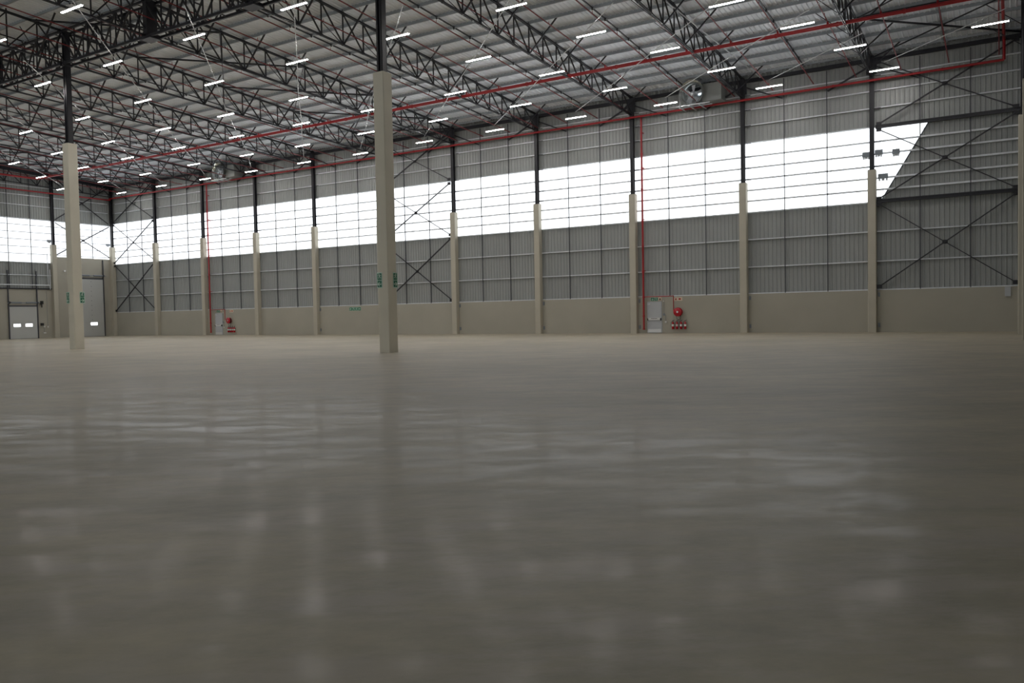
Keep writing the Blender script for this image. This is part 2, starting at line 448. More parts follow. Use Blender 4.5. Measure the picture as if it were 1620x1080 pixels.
# eave beams
tag(MB().box((0, -0.02, 16.78), (88, 0.2, 17.0)).build('eave_beam', 'black'), 'black eave beam along the top of the back wall', 'beam')
tag(MB().bar((0.05, 0, 16.9), (0.05, -27.5, 18.4), 0.2, 0.34).build('eave_beam', 'black'), 'black sloping beam along the top of the left wall', 'beam')

# ------------------------------------------------------------------ wall bracing
def gusset(mb, c, axis='y', s=0.22):
    if axis == 'y': mb.box((c[0]-s, c[1]-0.015, c[2]-s*0.8), (c[0]+s, c[1]+0.015, c[2]+s*0.8))
    else: mb.box((c[0]-0.015, c[1]-s, c[2]-s*0.8), (c[0]+0.015, c[1]+s, c[2]+s*0.8))
def cross(x0, x1, z0, z1, y, lab, grp, w=0.12):
    t = empty('cross_brace', ((x0+x1)/2, y, z0), lab, 'bracing', grp)
    ax = (x1-x0)/2; h = z1-z0
    MB().bar((-ax, 0, 0), (ax, 0, h), w, 0.06).build('diagonal', 'black', t)
    MB().bar((-ax, 0.06, h), (ax, 0.06, 0), w*0.8, 0.05).build('diagonal', 'black', t)
    g = MB(); gusset(g, (0, 0.03, h/2), s=0.15); g.build('centre_plate', 'black', t)
    for c in ((-ax, 0, 0), (ax, 0, h), (-ax, 0, h), (ax, 0, 0)):
        g = MB(); gusset(g, c, s=0.15); g.build('end_plate', 'black', t)
    return t
GB = 'crossed bracing on the back wall'
tiers = ((2.85, 7.95, 'lowest tier'), (8.3, 12.55, 'middle tier over the bright band'), (12.9, 16.7, 'top tier under the roof'))
for (i, nm, w) in ((0, 'beside the far left corner', 0.11), (5, 'behind the near freestanding column', 0.12), (10, 'in the right-hand end bay', 0.14)):
    for z0, z1, tn in tiers:
        cross(i*BAY+0.4, (i+1)*BAY-0.4, z0, z1, 0.0 if i != 5 else 0.0, 'black crossed bracing %s, %s' % (nm, tn), GB, w)
for k, (z, nm) in enumerate(((8.14, 'lower, at the sill of the bright band'), (12.73, 'upper, at the head of the bright band'))):
    tag(MB().box((80.2, -0.06, z-0.11), (87.8, 0.06, z-0.06)).box((80.2,-0.06,z+0.06),(87.8,0.06,z+0.11)).box((80.2,-0.015,z-0.1),(87.8,0.015,z+0.1)).build('brace_strut', 'black'),
        'thick black strut in the right-hand end bay, ' + nm, 'strut', 'struts of the end bay')
def cross_l(y0, y1, z0, z1, lab):
    t = empty('cross_brace', (0.0, (y0+y1)/2, z0), lab, 'bracing', 'crossed bracing on the left wall')
    a = (y1-y0)/2; h = z1-z0
    MB().bar((0, -a, 0), (0, a, h), 0.06, 0.1).build('diagonal', 'black', t)
    MB().bar((-0.06, -a, h), (-0.06, a, 0), 0.05, 0.08).build('diagonal', 'black', t)
    g = MB(); gusset(g, (0, 0, h/2), 'x', 0.15); g.build('centre_plate', 'black', t)
cross_l(-6.4, -0.3, 8.9, 12.4, 'black crossed bracing on the left wall across the bright band over the tall door')
cross_l(-6.4, -0.3, 12.7, 16.8, 'black crossed bracing on the left wall under the roof by the corner')

# knee braces at the heads of the wall columns
n = 0
for i in range(1, NB):
    t = empty('knee_brace', (i*BAY, -0.05, 16.5), 'black knee braces spreading from the post head, %s column from the far left corner' % nth(i+1), 'brace', 'knee braces of the back wall')
    for s in (-1, 1):
        MB().ell((0, 0, 0.05), (s*2.6, 0.15, -1.1), 0.09).build('diagonal', 'black', t)
    MB().box((-0.3, -0.02, -0.5), (0.3, 0.02, 0.4)).build('gusset_plate', 'black', t)

# ------------------------------------------------------------------ roof trusses
NODES = [-PW*k for k in range(17)] + [GY] + [GY - PW*k for k in range(1, 12)]
Y_END = NODES[-1]
def make_truss():
    t = empty('roof_truss', (0, 0, 0), '', 'truss', 'lattice roof trusses')
    w = 0.06
    MB().box((-0.075, 0, 0), (-0.01, 0, 0)).v
    def chord(zf, wd, nm):
        mb = MB(); ys = [0.0, GY, Y_END]
        for s in (-1, 1):
            for a, b in zip(ys[:-1], ys[1:]): mb.bar((s*0.045, a, zf(a)), (s*0.045, b, zf(b)), 0.035, wd)
        for y in NODES:
            mb.box((-0.07, y-0.06, zf(y)-wd/2-0.01), (0.07, y+0.06, zf(y)+wd/2+0.01))
        return mb.build(nm, 'black', t)
    chord(ztop, 0.11, 'top_chord'); chord(zbot, 0.08, 'bottom_chord')
    for k, y in enumerate(NODES[1:], 1):
        MB().bar((0, y, zbot(y)), (0, y, ztop(y)+0.18), 0.06, 0.06).build('upright', 'black', t)
    for a, b in zip(NODES[:-1], NODES[1:]):
        if a > GY - 0.1:      # falls towards the wall
            MB().bar((0, b, ztop(b)), (0, a, zbot(a)), 0.065, 0.065).build('diagonal', 'black', t)
        else:
            MB().bar((0, a, ztop(a)), (0, b, zbot(b)), 0.065, 0.065).build('diagonal', 'black', t)
    for k in list(range(1, 16, 2)) + [18, 20, 22, 24]:
        y = NODES[k]
        for s in (-1, 1):
            MB().bar((s*0.03, y, zbot(y)), (s*1.85, y+0.03, ztop(y)+0.15), *((0.07, 0.07) if s > 0 else (0.035, 0.035))).build('side_brace', 'black', t)
    return t
tr = make_truss()
tname = {0:'against the left end wall', 11:'against the right end wall', 8:'joining the near freestanding column', 5:'joining the left freestanding column'}
trusses = []
for i in range(NB+1):
    o = tr if i == 0 else copy_tree(tr)
    o.location = (i*BAY if 0 < i < 11 else (0.12 if i == 0 else 87.9), 0, 0)
    o['label'] = 'black lattice roof truss meeting the %s back-wall column from the far left' % nth(i+1)

# girders on the inner columns (double plane, three-bay spans)
def make_girder():
    t = empty('roof_girder', (0, GY, 0), '', 'girder', 'girders on the inner columns')
    zt, zb = ztop(GY) - 0.02, 16.72
    for nm, z in (('top_chord', zt), ('bottom_chord', zb)):
        mb = MB()
        for s in (-1, 1): mb.box((0.1, s*0.26-0.05, z-0.07), (23.9, s*0.26+0.05, z+0.07))
        k = 0.5
        while k < 23.6: mb.box((k, -0.26, z-0.02), (k+0.08, 0.26, z+0.02)); k += 1.33
        mb.build(nm, 'black', t)
    P = 24/18
    for k in range(1, 18):
        x = k*P
        if k in (6, 12): continue
        mb = MB()
        for s in (-1, 1): mb.bar((x, s*0.26, zb), (x, s*0.26, zt), 0.06)
        mb.box((x-0.03, -0.26, (zb+zt)/2-0.03), (x+0.03, 0.26, (zb+zt)/2+0.03))
        mb.build('upright', 'black', t)
    for x in (8, 16):
        MB().box((x-0.16, -0.32, zb-0.1), (x+0.16, 0.32, zt+0.1)).build('bearing_post', 'black', t)
        MB().box((x-0.45, -0.34, zb-0.12), (x+0.45, 0.34, zb+0.03)).build('bearing_plate', 'black', t)
    for k in range(18):
        a, b = k*P, (k+1)*P
        if k % 2: a, b = b, a
        mb = MB()
        for s in (-1, 1): mb.bar((a, s*0.26, zt), (b, s*0.26, zb), 0.08, 0.07)
        mb.build('diagonal', 'black', t)
    return t
g0 = make_girder()
for x, lab in ((16, 'double black lattice girder running left from the left freestanding column'),
               (40, 'double black lattice girder between the two freestanding columns'),
               (64, 'double black lattice girder running right from the near freestanding column')):
    o = g0 if x == 16 else copy_tree(g0)
    o.location = (x, GY, 0); o['label'] = lab

# ------------------------------------------------------------------ purlins
NP = 30
for k in range(NP):
    y = -PW*k - (0.3 if k == 0 else 0)
    z = ztop(y) + 0.06
    mb = MB().box((XL+0.1, y-0.01, z), (XR-0.1, y+0.004, z+0.2)).box((XL+0.1, y-0.075, z), (XR-0.1, y, z+0.008)).box((XL+0.1, y-0.075, z), (XR-0.1, y-0.067, z+0.025))
    tag(mb.build('roof_purlin', 'purlin'), 'long grey roof purlin, %s out from the back wall' % nth(k+1), 'purlin', 'purlins under the roof deck')
# bridging in mid bay
for i in range(NB):
    x = i*BAY + 4
    mb = MB()
    for k in range(NP-1):
        y0, y1 = -PW*k - 0.08, -PW*(k+1) + 0.06
        mb.bar((x, y0, ztop(y0)+0.12), (x, y1, ztop(y1)+0.12), 0.065, 0.065)
        mb.bar((x+0.02, y1-0.14, ztop(y1)+0.02), (x+0.02, y1-0.04, ztop(y1)+0.16), 0.08, 0.08)
    tag(mb.build('purlin_bridging', 'black'), 'black dashed bridging line under the roof, middle of the %s bay from the left' % nth(i+1), 'bridging', 'bridging between purlins')

# roof-plane bracing
def rb(x0, y0, x1, y1, lab, w=0.09):
    tag(MB().bar((x0, y0, ztop(y0)-0.02), (x1, y1, ztop(y1)-0.02), w, w).build('roof_brace', 'black'), lab, 'bracing', 'diagonal braces under the roof')
for (bx, nm, off) in ((40, 'middle braced', -3.3), (80, 'right-hand end', 0.0), (0, 'left-hand end', 0.0)):
    ys = [off - 6.56*k for k in range(5)]
    if off: ys = [0.0] + ys
    for k, (a, b) in enumerate(zip(ys[:-1], ys[1:])):
        rb(bx+0.1, b, bx+7.9, a, 'black roof brace in the %s bay, rising away left, %s from the back wall' % (nm, nth(k+1)))
        rb(bx+0.1, a, bx+7.9, b, 'black roof brace in the %s bay, rising away right, %s from the back wall' % (nm, nth(k+1)), 0.06)
for k in range(1, 4):
    y = -6.56*k
    tag(MB().bar((80.1, y, ztop(y)), (87.9, y, ztop(y)), 0.1).build('roof_strut', 'black'), 'black level strut across the right-hand roof bay, %s from the back wall' % nth(k), 'strut', 'roof struts')

# ------------------------------------------------------------------ sprinkler pipes
mp = empty('sprinkler_main', (3.6, -10, 16.2), 'thick red sprinkler main crossing the hall under the trusses', 'pipe')
MB().cyl((0, 0, 0), (83.3, 0, 0), 0.1, n=14).build('pipe', 'red', mp)
MB().cyl((0, 0.0, 0), (0, -20, 0), 0.1, n=14).build('pipe', 'red', mp)
el = MB().ball((0,0,0), 0.12, 14).ball((83.3,0,0), 0.12, 14)
el.build('elbow', 'red', mp)
for k in range(0, 27):
    MB().cyl((1.6+k*3.1, 0, 0), (1.72+k*3.1, 0, 0), 0.125, n=14).build('coupling', 'red', mp)
bx0 = 61.46 - 2.53*23
nbr = 0
for k in range(34):
    x = bx0 + 2.53*k
    if x > 87.3: break
    nbr += 1
    zb_ = lambda y: 15.86 + 0.056*-y
    o = MB().cyl((0, -0.4, zb_(-0.4)), (0, -42.0, zb_(-42)), 0.033, n=8).build('sprinkler_branch', 'reddark')
    o.location = (x, 0, 0)
    tag(o, 'thin red sprinkler branch pipe under the roof, %s from the left' % nth(nbr), 'pipe', 'sprinkler branch pipes')
    MB().cyl((0, -10, 16.2), (0, -10, zb_(-10)), 0.05, n=8).build('riser_nipple', 'red', o)
    for j in range(9):
        y = -1.5 - 3.1*j
        hd = MB().cyl((0, 0, -0.02), (0, 0, 0.16), 0.02, 0.012, n=6).build('sprinkler_head', 'red', o) if k == 0 and j == 0 else HEAD.copy()
        if k == 0 and j == 0: HEAD = hd
        else: COL.objects.link(hd); hd.parent = o
        hd.location = (0, y, zb_(y))
wp = empty('wall_sprinkler_pipe', (0, -0.36, 15.55), 'long red pipe running high along the back wall', 'pipe')
MB().cyl((0.3, 0, 0), (87.0, 0, 0), 0.075, n=12).build('pipe', 'red', wp)
MB().tube([(87.0, 0, 0), (87.0, 0, 1.2), (86.9, -9.64, 0.9)], 0.075, 12).build('end_riser', 'red', wp)
for k in range(28): MB().cyl((1.5+k*3.05, 0, 0), (1.6+k*3.05, 0, 0), 0.095, n=12).build('coupling', 'red', wp)
lp = empty('wall_sprinkler_pipe', (0.36, -0.3, 15.4), 'long red pipe running high along the left wall', 'pipe')
MB().cyl((0, 0, 0), (0, -16, 0), 0.075, n=12).build('pipe', 'red', lp)
MB().ball((0, 0, 0), 0.085).tube([(0, 0, 0), (0, -0.06, 0.15)], 0.075).build('elbow', 'red', lp)

def drop_pipe(x, lab):
    t = empty('fire_riser_pipe', (x, -0.1, 0), lab, 'pipe', 'red risers on the back wall')
    MB().cyl((0, 0, 0.32), (0, 0, 15.5), 0.07, n=12).build('pipe', 'red', t)
    MB().cyl((0, 0, 0.25), (0, 0, 0.36), 0.09, n=12).build('end_cap', 'red', t)
    for z in (1.25, 2.62, 4.44, 6.29, 8.1, 10.4, 12.9): MB().cyl((0, 0, z-0.05), (0, 0, z+0.05), 0.092, n=12).build('coupling', 'red', t)
    MB().tube([(0, 0, 2.64), (2.26, 0, 2.64), (2.26, 0, 1.55)], 0.032).build('hose_supply', 'red', t)
    for z in (4.5, 8.2, 11.9, 14.4): MB().box((-0.1, 0, z), (0.1, 0.25, z+0.05)).build('pipe_bracket', 'red', t)
drop_pipe(64.76, 'red fire riser pipe down the back wall beside the nearer fire door')
drop_pipe(16.9, 'red fire riser pipe down the back wall beside the distant fire door')

# ------------------------------------------------------------------ lights
LIGHTS = {  # rows measured in plan (x, y)
'a': [(59.9,-28.65),(54.2,-23.05),(48.8,-17.8),(44.05,-13.0),(38.75,-7.8),(33.6,-2.65)],
'b': [(61.15,-23.05),(50.6,-13.05),(45.85,-8.15),(40.25,-2.6)],
'c': [(67.9,-23.1),(62.55,-17.8),(57.65,-13.1),(52.6,-8.1),(47.45,-3.05)],
'd': [(69.35,-17.8),(64.6,-13.2),(59.5,-8.2),(54.15,-3.05)],
'e': [(76.2,-17.9),(71.55,-13.35),(66.25,-8.0),(60.95,-2.95)],
'f': [(78.3,-13.1),(73.0,-8.1),(67.6,-2.75)],
'g': [(79.95,-8.0),(74.45,-2.85)],
'h': [(86.4,-7.75),(81.0,-2.55)],
'i': [(53.0,-28.65),(47.35,-23.05),(41.8,-17.75),(37.15,-13.0),(32.25,-7.9),(26.55,-2.55)],
'j': [(51.65,-33.95),(46.0,-28.5),(40.5,-23.05),(34.95,-17.7),(30.2,-13.0),(25.3,-7.9),(19.8,-2.5)],
'k': [(39.2,-28.55),(33.35,-22.75),(27.75,-17.45),(23.35,-13.0),(17.8,-7.6),(12.95,-2.55)],
'l': [(26.3,-22.85),(20.8,-17.55),(16.35,-12.8),(11.0,-7.6),(5.7,-2.3)],
'm': [(13.8,-17.4),(8.8,-12.45),(3.4,-7.5)],
'n': [(37.6,-34.0),(31.5,-28.3)],
}
ZL = 15.5
def make_light():
    t = empty('linear_light', (0, 0, ZL), '', 'ceiling light', 'tube lights strung under the roof')
    MB().box((-0.8, -0.05, 0.0), (0.8, 0.05, 0.05)).box((-0.8, -0.03, 0.05), (0.8, 0.03, 0.075)).build('housing', 'white', t)
    MB().box((-0.79, -0.04, -0.022), (0.79, 0.04, 0.0)).build('diffuser', 'tube', t)
    MB().cyl((-0.5, 0, 0.07), (0, 0, 0.42), 0.005, n=5).cyl((0.5, 0, 0.07), (0, 0, 0.42), 0.005, n=5).build('hanger', 'box', t)
    return t
l0 = make_light(); first = True
rowname = {'m':'first','l':'second','n':'third','k':'third','j':'fourth','i':'fifth','a':'sixth','b':'seventh','c':'eighth','d':'ninth','e':'tenth','f':'eleventh','g':'twelfth','h':'thirteenth'}
for r, pts in LIGHTS.items():
    if r == 'n': continue
    extra = {'m': [], 'k': []}.get(r, [])
    for q, (x, y) in enumerate(reversed(pts)):
        o = l0 if first else copy_tree(l0); first = False
        o.location = (x, y, ZL)
        o['label'] = 'lit tube light, %s from the wall on the %s cable run from the left' % (nth(q+1), rowname[r])
    a, b = V(pts[-1] + (0,)), V(pts[0] + (0,))
    if len(pts) > 1:
        d = (b - a).normalized(); e = b + d * (3 if r not in 'gh' else 0.5)
        if r in 'gh': e = b + d*1.0
        line = [V(q + (ZL+0.42,)) for q in reversed(pts)] + [V((e.x, e.y, ZL+0.42))]
        mb = MB()
        for p_, q_ in zip(line[:-1], line[1:]): mb.cyl(p_, q_, 0.022, n=6)
        tag(mb.build('light_cable', 'cable'), 'pale cable carrying lights, %s slanting run from the left' % rowname[r], 'cable', 'cables carrying the lights')
# two more lights at the left edge of the picture
for q, (x, y) in enumerate([(44.5, -33.6)]):
    o = copy_tree(l0); o.location = (x, y, ZL)
    o['label'] = 'lit white tube light cut by the left edge of the picture, high up'

# ------------------------------------------------------------------ fire doors
def fire_door(x, idx, lab):
    w_, h = 1.03, 2.2
    t = empty('door_%d' % idx, (x, 0.14, 0.02), None, None); t['kind'] = 'structure'; 
    MB().box((-0.05,-0.03,0),(0,0.02,h+0.05)).box((w_,-0.03,0),(w_+0.05,0.02,h+0.05)).box((-0.05,-0.03,h),(w_+0.05,0.02,h+0.06)).build('door_frame', 'doorgrey', t)
    lf = MB().box((0,-0.05,0.02),(w_,0.0,h)).build('door_leaf', 'doorgrey', t)
    MB().box((0.01,-0.058,0.03),(w_-0.01,-0.05,0.28)).build('kick_plate', 'steelkick', t)
    pbm = MB().box((0.03,-0.13,0.93),(w_-0.03,-0.06,1.09)).build('push_bar', 'white', t)
    MB().box((0.0,-0.15,0.90),(0.06,-0.05,1.06)).box((w_-0.06,-0.15,0.90),(w_,-0.05,1.06)).box((0.28,-0.14,1.03),(0.75,-0.129,1.06)).build('bar_end', 'rubber', pbm)
    MB().box((0.0,-0.12,2.05),(0.26,-0.05,2.12)).build('door_closer', 'steelkick', t)
fire_door(64.99, 1, '')
fire_door(17.42, 2, '')

# ------------------------------------------------------------------ signs
def run_man(mb, cx, cz, s, y, flip=1, axis='x'):
    """running figure of the exit sign, s = height"""
    P = lambda a, b: (cx + flip*a*s, cz + b*s)
    def seg(a, b, w):
        p, q = V(P(*a)), V(P(*b)); d = (q-p).normalized(); nrm = V((-d.y, d.x))*w*s/2
        pts = [p+nrm, q+nrm, q-nrm, p-nrm]; mb.append([(c.x, c.y) for c in pts])
    mb.append([(cx + flip*0.12*s + 0.09*s*math.cos(k*math.pi/4), cz + 0.40*s + 0.09*s*math.sin(k*math.pi/4)) for k in range(8)])
    seg((0.05, 0.30), (-0.05, 0.02), 0.16); seg((0.05, 0.26), (0.28, 0.16), 0.07); seg((0.0, 0.26), (-0.22, 0.22), 0.07); seg((-0.22,0.22),(-0.26,0.06),0.07)
    seg((-0.04, 0.04), (0.16, -0.10), 0.09); seg((0.16,-0.10), (0.12, -0.38), 0.08); seg((-0.06, 0.02), (-0.14, -0.22), 0.09); seg((-0.14,-0.22),(-0.38,-0.26),0.08)
def arrow(polys, cx, cz, s, ang):
    ca, sa = math.cos(ang), math.sin(ang)
    T = lambda a, b: (cx + (a*ca - b*sa)*s, cz + (a*sa + b*ca)*s)
    polys.append([T(-0.4,-0.07), T(0.22,-0.07), T(0.22,0.07), T(-0.4,0.07)])
    polys.append([T(0.42,0), T(0.06,0.36), T(-0.08,0.36), T(0.2,0.0)])
    polys.append([T(0.42,0), T(0.2,0.0), T(-0.08,-0.36), T(0.06,-0.36)])
def plate(parent, name, m, polys, off, plane):
    """thin raised polygons on a face; plane maps (a, b, depth) to local xyz"""
    mb = MB()
    for pl_ in polys:
        n_ = len(pl_); vs = [plane(a, b, off) for a, b in pl_] + [plane(a, b, off-0.004) for a, b in pl_]
        mb.add(vs, [tuple(range(n_)), tuple(range(2*n_-1, n_-1, -1))] + [(k, n_+k, n_+(k+1) % n_, (k+1) % n_) for k in range(n_)])
    return mb.build(name, m, parent)
def rect(x0, z0, x1, z1): return [(x0,z0),(x1,z0),(x1,z1),(x0,z1)]
def exit_pair(name, loc, w_, hh, plane, lab, ang, flip=1, grp=None):
    """upright sign: running figure above an arrow"""
    t = empty(name, loc, lab, 'sign', grp)
    plate(t, 'backing', 'signwhite', [rect(-w_/2, -hh/2, w_/2, hh/2)], 0.012, plane)
    bd = 0.038
    plate(t, 'green_panel', 'green', [rect(-w_/2+bd, 0.012, w_/2-bd, hh/2-bd), rect(-w_/2+bd, -hh/2+bd, w_/2-bd, -0.012)], 0.018, plane)
    polys = []
    run_man(polys, 0, hh*0.245, hh*0.40, 0, flip); arrow(polys, 0, -hh*0.25, hh*0.38, ang)
    plate(t, 'symbol', 'signwhite', polys, 0.024, plane)
FX = lambda a, b, d: (a, -d, b)        # face towards -Y
FR = lambda a, b, d: (d, a, b)         # face towards +X
hs = 0.288
GS = 'escape signs on the freestanding columns'
exit_pair('escape_sign', (63.82, GY-hs, 3.15), 0.31, 0.68, FX, 'green running-figure sign, arrow pointing left, left face of the near freestanding column', math.pi, -1, GS)
exit_pair('escape_sign', (64+hs, GY+0.18, 3.15), 0.31, 0.68, FR, 'green running-figure sign, arrow pointing right, right face of the near freestanding column', 0, 1, GS)
exit_pair('escape_sign', (39.74, GY-hs, 3.05), 0.31, 0.68, FX, 'green running-figure sign, arrow pointing left, left face of the left freestanding column', math.pi, -1, GS)
exit_pair('escape_sign', (40+hs, GY+0.24, 3.05), 0.31, 0.68, FR, 'green running-figure sign, arrow pointing right, right face of the left freestanding column', 0, 1, GS)
# wide signs on the plinth wall: arrow + figure + arrow
def wide_exit(loc, w_, lab, n_=2):
    t = empty('escape_sign', loc, lab, 'sign', 'escape signs on the back wall')
    hh = w_/n_*0.9
    plate(t, 'backing', 'signwhite', [rect(-w_/2, -hh/2, w_/2, hh/2)], 0.012, FX)
    pw = w_/n_
    plate(t, 'green_panel', 'green', [rect(-w_/2+k*pw+0.015, -hh/2+0.015, -w_/2+(k+1)*pw-0.015, hh/2-0.015) for k in range(n_)], 0.018, FX)
    polys = []
    if n_ == 2:
        arrow(polys, -pw/2, 0, hh*0.8, -math.pi/2); run_man(polys, pw/2, 0, hh*0.85, 0, -1)
    else:
        arrow(polys, -pw*1.5, 0, hh*0.8, math.pi); run_man(polys, -pw*0.5, 0, hh*0.85, 0, -1); run_man(polys, pw*0.5, 0, hh*0.85, 0, 1); arrow(polys, pw*1.5, 0, hh*0.8, 0)
    plate(t, 'symbol', 'signwhite', polys, 0.024, FX)
wide_exit((65.5, 0.12, 2.45), 0.56, 'small green escape sign above the nearer fire door')
wide_exit((17.9, 0.12, 2.45), 0.56, 'small green escape sign above the distant fire door')
wide_exit((36.7, 0.13, 2.33), 1.4, 'wide green escape sign with arrows both ways, on the bare plinth wall', 4)
def cream_sign(x, z, w_, kind_, lab):
    t = empty('fire_sign', (x, 0.12, z), lab, 'sign', 'pale fire signs on the back wall')
    plate(t, 'backing', 'signcream', [rect(-w_/2, -0.13, w_/2, 0.13)], 0.012, FX)
    polys = []
    if kind_ == 'two':
        polys.append(rect(-w_*0.34, -0.09, -w_*0.26, 0.08)); polys.append([(-w_*0.3+0.05*math.cos(k*math.pi/4), -0.02+0.07*math.sin(k*math.pi/4)) for k in range(8)])
        for cx in (0.12, 0.24): polys.append([(w_*cx+0.055*math.cos(k*math.pi/4), 0.06*math.sin(k*math.pi/4)) for k in range(8)])
        m_ = 'redgloss'
    else:
        polys.append([(0.055*math.cos(k*math.pi/4), 0.055*math.sin(k*math.pi/4)-0.01) for k in range(8)]); polys.append([(-0.09,-0.09),(0.09,-0.09),(0.09,-0.07),(-0.09,-0.07)]); m_ = 'rubber'
    plate(t, 'symbol', m_, polys, 0.018, FX)
cream_sign(65.93, 2.46, 0.25, 'one', 'square cream sign with dark symbol, right above the nearer fire door')
cream_sign(67.3, 2.42, 0.6, 'two', 'cream sign with red symbols above the nearer hose reel')
cream_sign(18.32, 2.46, 0.25, 'one', 'square cream sign with dark symbol, right above the distant fire door')
cream_sign(19.9, 2.45, 0.6, 'two', 'cream sign with red symbols above the distant hose reel')

# ------------------------------------------------------------------ hose reels and extinguishers
def hose_reel():
    t = empty('fire_hose_reel', (0,0,0), '', 'hose reel', 'fire hose reels')
    MB().lathe((0,-0.32,0), (0,-1,0), [(0,0.001),(0,0.30),(0.02,0.31),(0.03,0.29),(0.04,0.16),(0.06,0.13),(0.07,0.001)], 32).build('front_disc', 'redgloss', t)
    MB().lathe((0,-0.12,0), (0,-1,0), [(0,0.001),(0,0.30),(0.02,0.31),(0.03,0.29)], 32).build('back_disc', 'redgloss', t)
    h = MB()
    for k in range(5): h.torus((0,-0.15-0.035*k,0), (0,1,0), 0.24, 0.02, 28, 8)
    h.build('hose', 'rubber', t)
    MB().box((-0.05,-0.14,-0.08),(0.05,0.0,0.08)).cyl((0,0,0),(0,-0.34,0),0.03).build('wall_bracket', 'redgloss', t)
    z = MB().tube([(0.16,-0.2,-0.28),(0.18,-0.2,-0.5),(0.05,-0.2,-0.55),(-0.1,-0.2,-0.48),(-0.17,-0.2,-0.28)], 0.012)
    z.build('hose_tail', 'rubber', t)
    MB().cyl((0.0,-0.2,-0.42),(0.06,-0.2,-0.52),0.02,0.012).build('nozzle', 'white', t)
    MB().cyl((0,-0.385,0),(0,-0.40,0),0.07,n=16).build('hub_cap', 'steelkick', t)
    return t
hr = hose_reel(); hr.location = (67.35, 0.12, 1.5); hr['label'] = 'round red fire hose reel right of the nearer fire door'
h2 = copy_tree(hr); h2.location = (19.75, 0.12, 1.5); h2['label'] = 'round red fire hose reel right of the distant fire door'
def extinguisher():
    t = empty('fire_extinguisher', (0,0,0), '', 'fire extinguisher', 'wall-hung fire extinguishers')
    MB().lathe((0,-0.12,0), (0,0,1), [(0,0.001),(0.0,0.07),(0.02,0.085),(0.42,0.085),(0.48,0.06),(0.51,0.028),(0.55,0.026),(0.55,0.001)], 18).build('cylinder_body', 'redgloss', t)
    MB().box((-0.02,-0.14,0.55),(0.02,-0.10,0.60)).bar((-0.02,-0.12,0.60),(0.11,-0.12,0.66),0.022).bar((-0.02,-0.12,0.57),(0.10,-0.12,0.60),0.018).build('valve_handle', 'rubber', t)
    MB().tube([(-0.02,-0.12,0.57),(-0.12,-0.13,0.52),(-0.13,-0.14,0.3),(-0.12,-0.14,0.12)], 0.013).build('hose', 'rubber', t)
    MB().lathe((0,-0.12,0), (0,0,1), [(0.2,0.0865),(0.36,0.0865)], 18).build('paper_label', 'white', t)
    MB().box((-0.03,-0.04,0.3),(0.03,0.0,0.45)).build('wall_bracket', 'rubber', t)
    return t
e0 = extinguisher(); q = 0
for x0, nm in ((66.92, 'nearer'), (19.5, 'distant')):
    for k in range(4):
        o = e0 if q == 0 else copy_tree(e0); q += 1
        o.location = (x0 + 0.3*k, 0.12, 0.28)
        o['label'] = 'red fire extinguisher under the %s hose reel, %s' % (nm, ['leftmost of four','second from left of four','third from left of four','rightmost of four'][k])
# call points and conduit by the fire doors
for x, nm in ((66.3, 'nearer'), (18.7, 'distant')):
    t = empty('conduit_drop', (x, 0.12, 0.0), 'thin grey conduit with white box ends, right of the %s fire door' % nm, 'conduit')
    MB().tube([(-0.08,-0.02,2.3),(-0.08,-0.02,1.35),(0.05,-0.02,1.3),(0.05,-0.02,0.85)],0.014).build('pipe', 'box', t)
    MB().box((-0.12,-0.06,2.25),(-0.04,0,2.33)).build('box_head', 'white', t)
    MB().box((0.0,-0.07,0.74),(0.13,0,0.87)).build('socket', 'white', t)
    MB().box((-0.14,-0.05,1.25),(-0.02,0,1.42)).build('switch', 'box', t)

